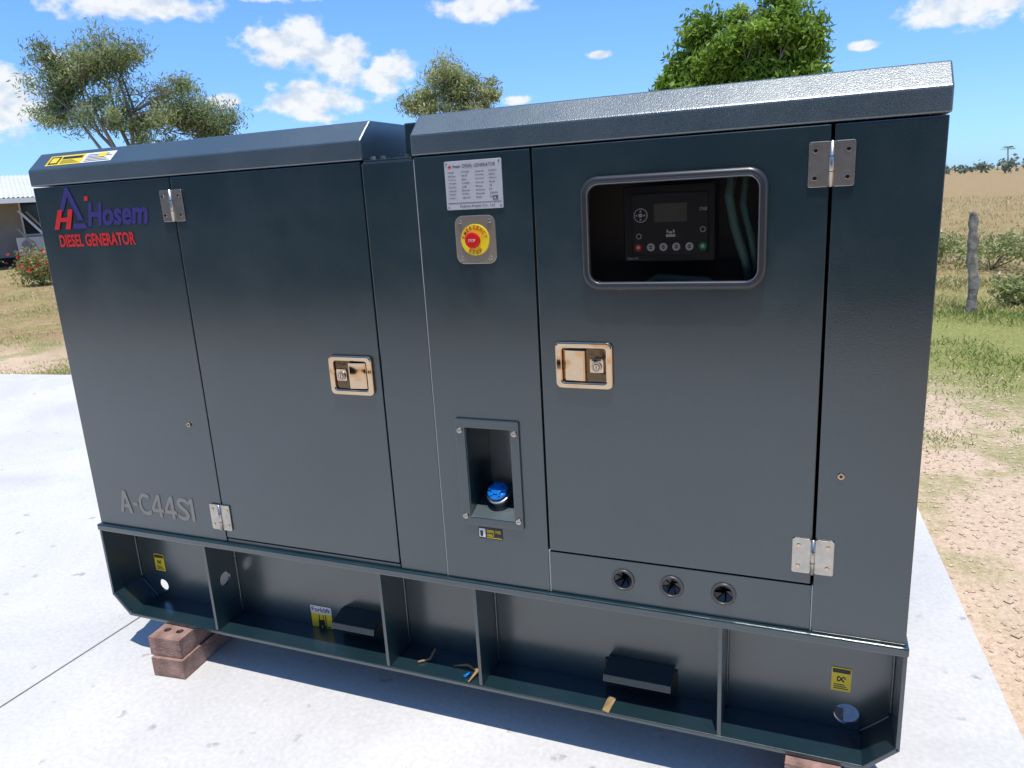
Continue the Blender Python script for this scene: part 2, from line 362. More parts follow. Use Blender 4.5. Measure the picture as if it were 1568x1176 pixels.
# fuel recess ---------------------------------------------------------
fl=prism('fuel_recess_flange',rrect(1.244,1.402,0.151,0.414,0.003,2),-0.0085,-0.0025,PAINT,gen)
cut(fl,box('c',1.268,1.380,-0.1,0.1,0.17,0.392,None,gen)); bev(fl,0.002)
rd=0.125
box('fuel_recess_back',1.262,1.386,rd,rd+0.004,0.16,0.40,PAINT,gen)
box('fuel_recess_left',1.264,1.2675,T+0.001,rd-0.001,0.165,0.396,PAINT,gen)
box('fuel_recess_right',1.3805,1.384,T+0.001,rd-0.001,0.165,0.396,PAINT,gen)
box('fuel_recess_top',1.268,1.380,T+0.001,rd-0.001,0.3925,0.396,PAINT,gen)
prism('fuel_recess_sill',[(-0.0083,0.1702),(rd-0.001,0.1702),(rd-0.001,0.205),(0.03,0.185)],1.2682,1.3798,PAINTR,gen,'x')
P=[]
for sx in (1.256,1.391):
    for sz in (0.172,0.385):
        P.append(prism('s',circ(sx,sz,0.0068,20),-0.0125,-0.0086,STEEL,None,'y',0.0015)); P.append(box('x',sx-0.004,sx+0.004,-0.0130,-0.0126,sz-0.0007,sz+0.0007,INK,None))
join('recess_screws',P,gen)
capn=bpy.data.objects.new('fuel_cap',None); col.objects.link(capn); capn.parent=gen; capn.location=(1.324,0.042,0.208); capn.rotation_euler=(radians(30),0,0)
def disc(n,r,z0,z1,m,bevel=0.0,k=32): return prism(n,circ(0,0,r,k),z0,z1,m,capn,'z',bevel)
disc('filler_neck',0.022,-0.04,0.004,STEEL); disc('chrome_ring',0.0295,0.004,0.013,STEEL,0.003)
disc('blue_cap',0.0255,0.013,0.024,BLUEC,0.004); disc('cap_crown',0.015,0.0235,0.030,BLUEC,0.003)
for k in range(3):
    b_=box('cap_grip_%d'%k,-0.0225,0.0225,-0.003,0.003,0.0235,0.0285,BLUEC,capn,0.0012); b_.rotation_euler=(0,0,k*pi/3)
P=[prism('l',rrect(1.283,1.345,0.116,0.144,0.003,2),-0.0032,-0.0022,INK,None),
   prism('l',rrect(1.285,1.301,0.119,0.141,0.001,2),-0.0037,-0.0033,WHITE,None),
   prism('l',rrect(1.288,1.295,0.1215,0.136,0.001,2),-0.0042,-0.0038,INK,None),
   box('l',1.304,1.343,-0.0037,-0.0033,0.1185,0.1195,YEL,None)]
join('fuel_label',P,gen)
text('fuel_label_text',"DIESEL FUEL\nONLY",YEL,gen,1.305,1.342,0.122,0.139,-0.0036,0.02)
# cable entries: rubber rim, split membrane with flaps
P=[]
for hx in (1.632,1.740,1.850):
    V,F=tube_geo([(hx+0.0230*cos(2*pi*i/32),-0.002,0.056+0.0230*sin(2*pi*i/32)) for i in range(32)],0.0034,8,True); P.append(newobj('t',V,F,RIM,None,True))
    P.append(prism('d',circ(hx,0.056,0.0235,24),0.032,0.035,DARK,None))
    ph=random.uniform(0,6)
    for q in range(7):
        a0=ph+q*2*pi/7; a1=a0+2*pi/7*0.86; ym=random.uniform(0.008,0.02)
        V=[(hx+0.0212*cos(a0),0.003,0.056+0.0212*sin(a0)),(hx+0.0212*cos((a0+a1)/2),0.003,0.056+0.0212*sin((a0+a1)/2)),(hx+0.0212*cos(a1),0.003,0.056+0.0212*sin(a1)),(hx+0.005*cos((a0+a1)/2+0.5),ym,0.056+0.005*sin((a0+a1)/2+0.5))]
        P.append(newobj('f',V,[(0,1,2,3)],RUBBER,None))
join('cable_grommets',P,gen)
# decals --------------------------------------------------------------
yd=-0.0012
text('brand_text',"Hosem",BLUEP,gen,0.186,0.405,0.884,0.945,yd,0.035,0.25)
prism('brand_dot',[(0.187,0.951),(0.200,0.951),(0.203,0.963),(0.190,0.963)],yd-0.0003,yd,REDP,gen)
text('subtitle_text',"DIESEL GENERATOR",REDP,gen,0.066,0.346,0.832,0.866,yd,0.03)
def poly(n,pts,m,y): return prism(n,pts,y-0.0003,y,m,gen)
poly('logo_a_left',[(0.086,0.928),(0.103,0.928),(0.131,0.972),(0.124,0.988)],BLUEP,yd)
poly('logo_a_right',[(0.119,0.988),(0.135,0.988),(0.172,0.902),(0.153,0.902)],BLUEP,yd-0.0005)
poly('logo_a_foot',[(0.126,0.880),(0.182,0.880),(0.175,0.894),(0.132,0.894)],BLUEP,yd)
poly('logo_h_left',[(0.056,0.880),(0.074,0.880),(0.100,0.932),(0.083,0.932)],REDP,yd-0.0008)
poly('logo_h_right',[(0.100,0.880),(0.118,0.880),(0.139,0.932),(0.122,0.932)],REDP,yd-0.0008)
poly('logo_h_bar',[(0.080,0.900),(0.118,0.900),(0.122,0.911),(0.086,0.911)],REDP,yd-0.0012)
# stencilled model code, drawn as plain strokes / glyphs
xw=0.098; z0,z1=0.048,0.118
def four(i,x,w):
    q=[box('v',x+w*0.58,x+w*0.82,yd-0.0002,yd,z0,z1,GREYP,None),box('h',x,x+w*0.575,yd-0.0002,yd,z0+0.015,z0+0.026,GREYP,None),
       box('h2',x+w*0.825,x+w,yd-0.0002,yd,z0+0.015,z0+0.026,GREYP,None),
       prism('d',[(x,z0+0.0262),(x+w*0.22,z0+0.0262),(x+w*0.575,z1-0.018),(x+w*0.575,z1)],yd-0.0002,yd,GREYP,None)]
    join('model_digit_%d'%i,q,gen)
for i,(ch,w_) in enumerate((("A",0.050),("-",0.020),("C",0.046),("4",0.045),("4",0.045),("S",0.044))):
    if ch=='-': box('model_dash',xw+0.001,xw+w_-0.001,yd-0.0002,yd,0.074,0.085,GREYP,gen)
    elif ch=='4': four(i,xw,w_)
    elif ch=='A':
        zc=z0+0.017
        join('model_letter_a',[prism('l',[(xw,z0),(xw+0.012,z0),(xw+0.031,z1),(xw+0.019,z1)],yd-0.0002,yd,GREYP,None),
             prism('r',[(xw+0.038,z0),(xw+0.050,z0),(xw+0.0312,z1),(xw+0.0252,z1-0.022)],yd-0.0004,yd-0.0002,GREYP,None),
             box('c',xw+0.017,xw+0.034,yd-0.0002,yd,zc,zc+0.011,GREYP,None)],gen)
    else: text('model_letter_%d'%i,ch,GREYP,gen,xw,xw+w_,z0,z1,yd,0.016)
    xw+=w_+0.0045
prism('model_digit_one',[(0.378,0.048),(0.389,0.048),(0.389,0.118),(0.380,0.118),(0.368,0.106),(0.368,0.096),(0.378,0.103)],yd-0.0002,yd,GREYP,gen)
ba=atan2(1.084-1.040,0.046+0.003)
M=Matrix.Translation((0,-0.003,1.040))@Matrix.Rotation(ba-pi/2,4,'X')
def on_bevel(n,x0,x1,s0,s1,m,lift):
    V=[M@Vector((x,-lift,s)) for x,s in ((x0,s0),(x1,s0),(x1,s1),(x0,s1))]; return newobj(n,V,[(0,1,2,3)],m,None)
P=[on_bevel('a',0.055,0.19,0.012,0.050,YEL,0.0006),on_bevel('a',0.19,0.30,0.012,0.050,WHITE,0.0006),
   on_bevel('a',0.062,0.10,0.016,0.046,INK,0.0009),on_bevel('a',0.068,0.094,0.021,0.041,YEL,0.0012),on_bevel('a',0.106,0.182,0.034,0.044,INK,0.0009)]
for i in range(4): P.append(on_bevel('a',0.108,0.18-0.01*i,0.017+i*0.004,0.0185+i*0.004,INK,0.0009))
for i in range(5): P.append(on_bevel('a',0.20,0.29-0.012*(i%3),0.016+i*0.006,0.0185+i*0.006,INK,0.0009))
P.append(on_bevel('a',0.24,0.27,0.030,0.046,YEL,0.0012))
join('warning_sticker_roof',P,gen)
yw=WD-0.0085
P=[]
for (x,z) in ((0.094,-0.172),(2.093,-0.170)):
    P.append(prism('s',rrect(x-0.020,x+0.020,z-0.029,z+0.029,0.002,2),yw-0.001,yw,YEL,None))
    P.append(box('s',x-0.018,x+0.018,yw-0.0016,yw-0.0011,z+0.016,z+0.026,INK,None))
    for i in range(3): P.append(box('s',x-0.015,x+0.015-0.004*i,yw-0.0016,yw-0.0011,z-0.024+i*0.005,z-0.022+i*0.005,INK,None))
    V,F=tube_geo([(x+0.008*cos(t),yw-0.0014,z+0.001+0.006*sin(t*2)) for t in np.linspace(0,5.5,12)],0.0012,6); P.append(newobj('t',V,F,INK,None))
join('warning_stickers_base',P,gen)
x,z=0.704,-0.264
P=[box('s',x-0.036,x+0.036,yw-0.001,yw,z-0.036,z+0.014,YEL,None),box('s',x-0.036,x+0.036,yw-0.001,yw,z+0.0142,z+0.038,WHITE,None),
   box('s',x-0.012,x+0.010,yw-0.0016,yw-0.0011,z-0.024,z-0.006,INK,None),box('s',x-0.010,x-0.007,yw-0.0016,yw-0.0011,z-0.006,z+0.010,INK,None),box('s',x+0.004,x+0.007,yw-0.0016,yw-0.0011,z-0.006,z+0.010,INK,None),
   box('s',x+0.013,x+0.016,yw-0.0016,yw-0.0011,z-0.028,z+0.012,INK,None),box('s',x+0.016,x+0.030,yw-0.0016,yw-0.0011,z-0.028,z-0.025,INK,None),
   prism('s',circ(x-0.008,z-0.027,0.005,12),yw-0.0021,yw-0.0017,INK,None),prism('s',circ(x+0.007,z-0.027,0.005,12),yw-0.0021,yw-0.0017,INK,None)]
join('forklift_label',P,gen)
text('forklift_label_text',"Forklift",BLUEP,gen,x-0.032,x+0.032,z+0.019,z+0.034,yw-0.0014,0.02)
def debris(name,pts,r,m): tube(name,pts,r,m,gen,5)
zf=FZ+0.011
debris('twig_1',[(1.06,0.03,zf+0.003),(1.085,0.05,zf+0.004),(1.09,0.075,zf+0.02)],0.0035,TWIG)
debris('twig_2',[(1.16,0.045,zf+0.003),(1.20,0.05,zf+0.010),(1.24,0.035,zf+0.004)],[0.002,0.004,0.003],TWIG)
debris('twig_3',[(1.21,0.07,zf+0.003),(1.235,0.03,zf+0.012),(1.225,-0.005,zf+0.002)],[0.003,0.0045,0.002],TWIG)
debris('blue_tie',[(1.205,0.01,zf+0.003),(1.215,0.02,zf+0.007),(1.213,0.03,zf+0.003)],0.004,BLUEC)
newobj('dry_leaf',[(1.575,-0.004,zf+0.001),(1.592,-0.010,zf+0.001),(1.598,0.045,zf+0.004),(1.587,0.035,zf+0.012),(1.578,0.05,zf+0.003)],[(0,1,2,3),(0,3,4)],TWIG,gen)

# ------------------------------------------------------------------ SLAB, GROUND, BRICKS
def concrete_mat():
    m=bpy.data.materials.new('concrete'); m.use_nodes=True; N,L=nt(m); b=N['Principled BSDF']; b.inputs['Roughness'].default_value=0.8; b.inputs['Specular IOR Level'].default_value=0.25
    tc=N.new('ShaderNodeTexCoord')
    n1=N.new('ShaderNodeTexNoise'); n1.inputs['Scale'].default_value=1.3; n1.inputs['Detail'].default_value=6; n1.inputs['Roughness'].default_value=0.65; n1.inputs['Distortion'].default_value=0.6
    n2=N.new('ShaderNodeTexNoise'); n2.inputs['Scale'].default_value=70; n2.inputs['Detail'].default_value=4
    for n in (n1,n2): L.new(tc.outputs['Object'],n.inputs['Vector'])
    cr=N.new('ShaderNodeValToRGB'); e=cr.color_ramp.elements; e[0].position=0.32; e[0].color=(0.515,0.505,0.485,1); e[1].position=0.68; e[1].color=(0.640,0.625,0.600,1)
    L.new(n1.outputs[0],cr.inputs[0])
    mr=N.new('ShaderNodeMapRange'); mr.inputs[1].default_value=0.3; mr.inputs[2].default_value=0.7; mr.inputs[3].default_value=0.92; mr.inputs[4].default_value=1.06; L.new(n2.outputs[0],mr.inputs[0])
    h=N.new('ShaderNodeHueSaturation'); L.new(cr.outputs[0],h.inputs['Color']); L.new(mr.outputs[0],h.inputs['Value'])
    v=N.new('ShaderNodeTexNoise'); v.inputs['Scale'].default_value=14; v.inputs['Detail'].default_value=4; L.new(tc.outputs['Object'],v.inputs['Vector'])
    r=N.new('ShaderNodeMapRange'); r.inputs[1].default_value=0.66; r.inputs[2].default_value=0.74; L.new(v.outputs[0],r.inputs[0])
    mx=N.new('ShaderNodeMix'); mx.data_type='RGBA'; mx.inputs[7].default_value=(0.36,0.34,0.31,1); L.new(r.outputs[0],mx.inputs[0]); L.new(h.outputs[0],mx.inputs[6]); L.new(mx.outputs[2],b.inputs['Base Color'])
    bp=N.new('ShaderNodeBump'); bp.inputs['Strength'].default_value=0.3; bp.inputs['Distance'].default_value=0.004; L.new(n2.outputs[0],bp.inputs['Height']); L.new(bp.outputs[0],b.inputs['Normal'])
    return m
CONC=concrete_mat()
JOINT=mat('joint_dark',(0.22,0.21,0.20),0.9)
slab=bpy.data.objects.new('concrete_slab',None); col.objects.link(slab)
sp=[(-16,-4.6),(2.68,-4.6),(2.515,0.37),(2.43,1.74),(2.36,3.6),(-4.15,3.04),(-4.9,2.95),(-16,1.6)]
prism('slab_surface',sp,-0.10,0.0,CONC,slab,'z',0.006)
box('saw_joint',-0.1030,-0.0990,-4.55,3.30,0.0005,0.0025,JOINT,slab)
BR=mat('brick_clay',(0.30,0.185,0.15),0.9,bump=(150,0.8,0.005),var=(25,0.4))
def brick_stack(name,x,y,rot,h1,nl=2):
    e=bpy.data.objects.new(name,None); col.objects.link(e); e.location=(x,y,0.002); e.rotation_euler=(0,0,rot)
    z=0
    for i in range(nl):
        b=box('brick_%d'%(i+1),-0.055,0.055,-0.115,0.115,z,z+h1-0.0015,BR,None)
        for hy in (-0.07,0.0,0.07):
            for hx in (-0.022,0.022): cut(b,prism('c',circ(hx,hy,0.011,12),z-0.05,z+0.2,None,None,'z'))
        b.parent=e; bev(b,0.004,3); b.location=(0.004*(-1)**i,0.005*(-1)**(i+1),0)
        z+=h1
    return e
gap=G+FZ
brick_stack('brick_stack',0.255,0.035,0.10,(gap-0.003)/2)
brick_stack('brick_stack',2.05,0.075,-0.05,(gap-0.003)/2)
brick_stack('brick_stack',0.25,0.90,0.05,(gap-0.003)/2); brick_stack('brick_stack',1.95,0.90,0.0,(gap-0.003)/2)

def ground_mat():
    m=bpy.data.materials.new('dry_ground'); m.use_nodes=True; N,L=nt(m); b=N['Principled BSDF']; b.inputs['Roughness'].default_value=0.95; b.inputs['Specular IOR Level'].default_value=0.1
    g=N.new('ShaderNodeNewGeometry'); sep=N.new('ShaderNodeSeparateXYZ'); L.new(g.outputs['Position'],sep.inputs[0])
    def noise(sc,det=6,ro=0.6):
        n=N.new('ShaderNodeTexNoise'); n.inputs['Scale'].default_value=sc; n.inputs['Detail'].default_value=det; n.inputs['Roughness'].default_value=ro; L.new(g.outputs['Position'],n.inputs['Vector']); return n.outputs[0]
    def math(op,a,b_=None,c=None):
        n=N.new('ShaderNodeMath'); n.operation=op
        for i,v in enumerate((a,b_,c)):
            if v is None: continue
            if isinstance(v,(int,float)): n.inputs[i].default_value=v
            else: L.new(v,n.inputs[i])
        return n.outputs[0]
    def rng_(v,a,b_,c=0,d=1):
        n=N.new('ShaderNodeMapRange'); n.inputs[1].default_value=a;n.inputs[2].default_value=b_;n.inputs[3].default_value=c;n.inputs[4].default_value=d; L.new(v,n.inputs[0]); return n.outputs[0]
    def ramp(v,els):
        n=N.new('ShaderNodeValToRGB'); cr=n.color_ramp
        while len(cr.elements)<len(els): cr.elements.new(0.5)
        for e,(p,c) in zip(cr.elements,els): e.position=p; e.color=(*c,1)
        L.new(v,n.inputs[0]); return n.outputs[0]
    def mix(f,a,b_):
        n=N.new('ShaderNodeMix'); n.data_type='RGBA'; L.new(f,n.inputs[0]); L.new(a,n.inputs[6]); L.new(b_,n.inputs[7]); return n.outputs[2]
    big=noise(0.9,4); mid=noise(5,5,0.7); fine=noise(45,4,0.75); vfine=noise(160,2,0.7)
    sand=ramp(math('MULTIPLY_ADD',fine,0.6,math('MULTIPLY',vfine,0.4)),[(0.32,(0.36,0.25,0.16)),(0.45,(0.56,0.41,0.28)),(0.55,(0.64,0.49,0.35)),(0.68,(0.72,0.59,0.45))])
    dry=ramp(math('MULTIPLY_ADD',fine,0.5,math('MULTIPLY',mid,0.5)),[(0.33,(0.17,0.11,0.05)),(0.48,(0.32,0.22,0.11)),(0.58,(0.42,0.31,0.16)),(0.7,(0.50,0.40,0.23))])
    grn=ramp(fine,[(0.3,(0.11,0.13,0.035)),(0.5,(0.23,0.26,0.07)),(0.7,(0.38,0.37,0.15))])
    y=sep.outputs[1]; x=sep.outputs[0]
    wob=math('MULTIPLY_ADD',big,3.0,math('MULTIPLY_ADD',mid,1.4,-2.2))
    yy=math('ADD',y,wob)
    right=rng_(x,0,1)
    fg=math('MULTIPLY',rng_(yy,3.0,3.8),rng_(yy,11,7))
    fg=math('MULTIPLY',math('MULTIPLY',fg,right),0.85)
    patch=math('MULTIPLY',rng_(noise(1.9,5,0.65),0.50,0.60),0.6)
    fg=math('MAXIMUM',fg,math('MULTIPLY',math('MULTIPLY',patch,rng_(yy,60,12)),rng_(yy,0.5,2.5)))
    far=rng_(yy,3.4,5.0)
    c=mix(far,sand,dry); c=mix(fg,c,grn)
    L.new(c,b.inputs['Base Color'])
    bp=N.new('ShaderNodeBump'); bp.inputs['Strength'].default_value=0.6; bp.inputs['Distance'].default_value=0.015; L.new(fine,bp.inputs['Height']); L.new(bp.outputs[0],b.inputs['Normal'])
    return m
gm=ground_mat()
R_=2500
newobj('ground',[(-R_,-R_,-0.06),(R_,-R_,-0.06),(R_,R_,-0.06),(-R_,R_,-0.06)],[(0,1,2,3)],gm)
ZG=-0.06
V=[];F=[]
for i in range(5200):
    y=random.uniform(-1.5,4.5); xe=2.53-0.055*y; x=xe+abs(random.gauss(0,1.0))*1.4+0.02
    s=random.uniform(0.004,0.010)*(1 if random.random()<0.95 else 1.7); b=len(V)
    for d in ((1,0,0),(0,1,0),(-1,0,0),(0,-1,0),(0,0,0.7),(0,0,-0.5)):
        V.append((x+d[0]*s*random.uniform(.7,1.3),y+d[1]*s*random.uniform(.7,1.3),ZG+s*0.3+d[2]*s))
    F+=[(b,b+1,b+4),(b+1,b+2,b+4),(b+2,b+3,b+4),(b+3,b,b+4)]
PEB=mat('pebbles',(0.52,0.40,0.29),0.9,var=(120,0.4))
newobj('gravel',V,F,PEB,None,True)

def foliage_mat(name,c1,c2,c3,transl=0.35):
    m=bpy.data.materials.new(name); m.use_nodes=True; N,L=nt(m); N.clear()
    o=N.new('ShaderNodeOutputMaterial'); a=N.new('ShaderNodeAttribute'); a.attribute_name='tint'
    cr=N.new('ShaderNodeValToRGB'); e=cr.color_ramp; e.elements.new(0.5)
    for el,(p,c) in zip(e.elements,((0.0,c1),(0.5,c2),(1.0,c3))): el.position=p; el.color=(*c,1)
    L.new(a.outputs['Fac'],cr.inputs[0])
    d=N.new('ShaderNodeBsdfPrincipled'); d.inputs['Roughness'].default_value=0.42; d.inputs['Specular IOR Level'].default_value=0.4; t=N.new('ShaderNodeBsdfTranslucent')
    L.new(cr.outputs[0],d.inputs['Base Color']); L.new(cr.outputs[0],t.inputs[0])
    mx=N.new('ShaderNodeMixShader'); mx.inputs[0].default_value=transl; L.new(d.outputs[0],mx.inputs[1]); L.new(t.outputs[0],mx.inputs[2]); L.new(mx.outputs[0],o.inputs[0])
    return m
def leaf_mesh(name,P,A,B,tint,m,parent):
    n=len(P); V=np.empty((n,4,3)); V[:,0]=P-A; V[:,1]=P+B; V[:,2]=P+A; V[:,3]=P-B
    me=bpy.data.meshes.new(name); me.vertices.add(4*n); me.vertices.foreach_set('co',V.reshape(-1).astype(np.float32))
    me.loops.add(4*n); me.loops.foreach_set('vertex_index',np.arange(4*n,dtype=np.int32))
    me.polygons.add(n); me.polygons.foreach_set('loop_start',np.arange(0,4*n,4,dtype=np.int32)); me.polygons.foreach_set('loop_total',np.full(n,4,dtype=np.int32))
    at_=me.attributes.new('tint','FLOAT','POINT'); at_.data.foreach_set('value',np.repeat(np.clip(tint,0,1),4).astype(np.float32))
    me.update(); me.validate(); me.materials.append(m)
    o=bpy.data.objects.new(name,me); col.objects.link(o)
    if parent: o.parent=parent
    return o
def rand_dirs(n):
    d=rng.normal(size=(n,3)); return d/np.linalg.norm(d,axis=1)[:,None]
def tree(name,loc,lobes,ncl,nleaf,ll,lw,m,trunk_r,droop=0.0,clr=0.5,fork=1.2,hollow=0.5,spread=0.45):
    e=bpy.data.objects.new(name,None); col.objects.link(e); e.location=(loc[0],loc[1],ZG)
    wts=np.array([l[2] for l in lobes],float); wts/=wts.sum()
    C=[]
    while len(C)<ncl:
        l=lobes[rng.choice(len(lobes),p=wts)]; cc=np.array(l[0]); cr=np.array(l[1])
        d=rand_dirs(1)[0]; r=hollow+(1-hollow)*random.random()**0.6
        p=d*r*(0.92+mnoise.noise(Vector(d)*1.7+Vector((loc[0],0,0)))*0.35)
        if p[2]<-0.8: continue
        C.append(cc+p*cr)
    C=np.array(C); cm=C.mean(0)
    V,F=[],[]
    top=np.array([cm[0]*0.3,cm[1]*0.3,fork])
    tube_geo([(0,0,-0.1),(0.06,0.03,fork*0.5),tuple(top)],[trunk_r*1.25,trunk_r,trunk_r*0.85],10,False,V,F)
    mains=[]
    for i in range(7):
        tgt=C[rng.integers(0,ncl)]*0.7+cm*0.3
        pts=[top]
        for s in (0.33,0.66,1.0): pts.append(top+(tgt-top)*s+rng.normal(size=3)*0.12)
        mains.append(pts); tube_geo(pts,[trunk_r*0.6,trunk_r*0.42,trunk_r*0.28,trunk_r*0.14],7,False,V,F)
    allp=np.array([p for ps in mains for p in ps[1:]])
    for c in C:
        j=np.argmin(np.linalg.norm(allp-c,axis=1)); p0=allp[j]; mid=(p0+c)/2+rng.normal(size=3)*0.1+np.array([0,0,0.08])
        tube_geo([p0,mid,c],[trunk_r*0.16,trunk_r*0.10,trunk_r*0.04],5,False,V,F)
        for q in range(3):
            t=c+rand_dirs(1)[0]*clr*0.8; tube_geo([mid,(mid+t)/2+rng.normal(size=3)*0.04,t],[trunk_r*0.07,trunk_r*0.05,trunk_r*0.02],4,False,V,F)
    newobj('trunk_and_limbs',V,F,BARK,e,True)
    idx=rng.integers(0,ncl,nleaf); size=rng.uniform(0.55,1.35,ncl)*clr; ct=rng.uniform(-0.22,0.22,ncl)
    g=rng.normal(size=(nleaf,3)); rr=np.linalg.norm(g,axis=1); g=g/rr[:,None]*np.minimum(rr*spread,1.25)[:,None]*np.array([1,1,0.75])
    P=C[idx]+g*size[idx][:,None]
    A=rand_dirs(nleaf); A[:,2]-=droop*rng.uniform(0.4,1.4,nleaf); A/=np.linalg.norm(A,axis=1)[:,None]
    N_=rand_dirs(nleaf); N_[:,2]+=0.9*(1-min(droop,1)); B=np.cross(A,N_); B/=np.linalg.norm(B,axis=1)[:,None]+1e-9
    sc=rng.uniform(0.65,1.25,nleaf)[:,None]
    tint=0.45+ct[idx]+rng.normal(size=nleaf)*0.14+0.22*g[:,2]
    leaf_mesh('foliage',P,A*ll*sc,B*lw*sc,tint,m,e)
    return e
cam=Vector((2.009,-1.489,0))
def at(az,d): return (cam.x+d*sin(radians(az)),cam.y+d*cos(radians(az)))
GUM=foliage_mat('gum_leaves',(0.12,0.16,0.06),(0.29,0.35,0.15),(0.50,0.52,0.25),0.45)
MAN=foliage_mat('mango_leaves',(0.06,0.12,0.01),(0.23,0.37,0.04),(0.50,0.62,0.12),0.4)
PAL=foliage_mat('pale_leaves',(0.20,0.24,0.09),(0.38,0.42,0.18),(0.58,0.58,0.30),0.45)
def lobe(az,u,z,ru,rz,w,rd=None):
    a=radians(az); return ((u*cos(a),-u*sin(a),z),(ru*0.95,ru*0.95,rz),w)
A_=-46.6
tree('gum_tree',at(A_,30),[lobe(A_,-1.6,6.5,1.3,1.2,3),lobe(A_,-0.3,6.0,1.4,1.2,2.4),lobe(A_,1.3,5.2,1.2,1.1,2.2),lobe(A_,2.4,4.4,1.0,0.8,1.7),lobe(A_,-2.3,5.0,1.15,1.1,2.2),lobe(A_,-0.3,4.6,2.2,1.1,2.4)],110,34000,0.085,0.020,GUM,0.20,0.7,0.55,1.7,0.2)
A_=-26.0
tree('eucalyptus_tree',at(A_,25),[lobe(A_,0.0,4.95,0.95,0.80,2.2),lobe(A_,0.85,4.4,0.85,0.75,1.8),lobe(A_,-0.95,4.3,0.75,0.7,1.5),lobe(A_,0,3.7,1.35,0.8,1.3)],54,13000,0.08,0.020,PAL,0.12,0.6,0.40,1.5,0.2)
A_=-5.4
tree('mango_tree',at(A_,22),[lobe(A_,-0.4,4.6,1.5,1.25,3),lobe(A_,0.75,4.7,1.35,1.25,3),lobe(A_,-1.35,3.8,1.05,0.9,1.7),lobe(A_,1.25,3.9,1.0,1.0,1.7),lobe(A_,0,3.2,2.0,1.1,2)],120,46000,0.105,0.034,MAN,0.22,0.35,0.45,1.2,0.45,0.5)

def shrub(name,x,y,r,h,n,m,ll=0.04,lw=0.014,flowers=None):
    e=bpy.data.objects.new(name,None); col.objects.link(e); e.location=(x,y,ZG)
    V,F=[],[]
    k=9; C=[]
    for i in range(k):
        a=random.uniform(0,6.28); q=random.uniform(0.1,0.75)*r; t=np.array([q*cos(a),q*sin(a),h*random.uniform(0.35,0.85)]); C.append(t)
        tube_geo([(0,0,0),tuple(t*0.5+rng.normal(size=3)*0.03),tuple(t)],[0.012,0.008,0.004],5,False,V,F)
    newobj('stems',V,F,BARK,e,True); C=np.array(C)
    idx=rng.integers(0,k,n); P=C[idx]+rng.normal(size=(n,3))*np.array([r*0.27,r*0.27,h*0.18]); P[:,2]=np.abs(P[:,2])
    A=rand_dirs(n); B=np.cross(A,rand_dirs(n)); B/=np.linalg.norm(B,axis=1)[:,None]
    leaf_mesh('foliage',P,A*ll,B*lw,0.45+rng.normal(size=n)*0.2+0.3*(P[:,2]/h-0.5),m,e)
    if flowers:
        nf=200; P=C[rng.integers(0,k,nf)]+rng.normal(size=(nf,3))*np.array([r*0.3,r*0.3,h*0.15])+np.array([0,0,h*0.08]); A=rand_dirs(nf); B=np.cross(A,rand_dirs(nf))
        leaf_mesh('flowers',P,A*0.04,B*0.04,rng.uniform(size=nf),flowers,e)
    return e
SH=foliage_mat('shrub_leaves',(0.12,0.16,0.045),(0.27,0.31,0.10),(0.46,0.45,0.20))
RF=foliage_mat('red_petals',(0.45,0.01,0.01),(0.7,0.03,0.02),(0.8,0.12,0.08))
x,y=at(-54.0,20); shrub('flowering_shrub',x,y,0.50,0.70,2600,SH,0.04,0.016,RF)
for az,d,r,h,n in ((7.3,13.5,0.45,0.42,900),(10.3,12.5,0.75,0.50,1700),(11.9,9.2,0.28,0.28,600)):
    x,y=at(az,d); shrub('shrub',x,y,r,h,n,SH,0.035,0.013)

GR=foliage_mat('grass_blades',(0.15,0.26,0.04),(0.42,0.39,0.14),(0.60,0.47,0.26),0.3)
def grass():
    pts=[]
    def add(n,xf,yf,dens,hh,tintf):
        c=0
        while c<n:
            u=random.random(); y=yf(u); x=xf(y)
            w=mnoise.noise(Vector((x*0.8,y*0.8,0)))+0.5*mnoise.noise(Vector((x*3,y*3,4)))
            c+=1
            if random.random()>dens(y,w): continue
            pts.append((x,y,hh(y)*random.uniform(0.5,1.3),tintf(y,w)))
    add(50000,lambda y:(2.53-0.055*y)+0.10+random.random()*(0.8+0.35*(y+1.5)),lambda u:1.9+7.5*u**1.1,
        lambda y,w: max(0.02,min(1,(1.0 if 1.9<y<3.1 else 0.35 if y<3.9 else 0.85)*(0.12+w*3.0 if y<4 else 0.55+w*1.7))),
        lambda y:0.022+0.012*max(0,y-3), lambda y,w:(0.02 if y<3.3 else 0.30 if y<7 else 0.62)+random.gauss(0,0.16)-w*0.3)
    add(20000,lambda y:2.2+random.random()*(1.2+0.3*y),lambda u:9+32*u**1.5,lambda y,w:min(1,0.45+w),lambda y:0.08+0.002*y,lambda y,w:0.82+random.gauss(0,0.14)-w*0.4)
    add(24000,lambda y:-4.0-1.35*(y-2.9)-random.random()*(1.0+0.35*(y-2.9))+random.random()*1.0,lambda u:3.1+14*u**1.3,lambda y,w:min(1,0.4+w),lambda y:0.025+0.003*y,lambda y,w:0.68+random.gauss(0,0.18)-w*0.5)
    a=np.array(pts); n=len(a)
    P=np.zeros((n,3)); P[:,0]=a[:,0];P[:,1]=a[:,1];P[:,2]=ZG+a[:,2]*0.45
    A=rand_dirs(n)*0.7; A[:,2]=rng.uniform(0.5,1.0,n); A/=np.linalg.norm(A,axis=1)[:,None]; A*=a[:,2][:,None]*0.5
    B=np.cross(A,rand_dirs(n)); B/=np.linalg.norm(B,axis=1)[:,None]; B*=(a[:,2]*0.07+0.0008)[:,None]
    leaf_mesh('grass',P,A,B,a[:,3],GR,None)
grass()

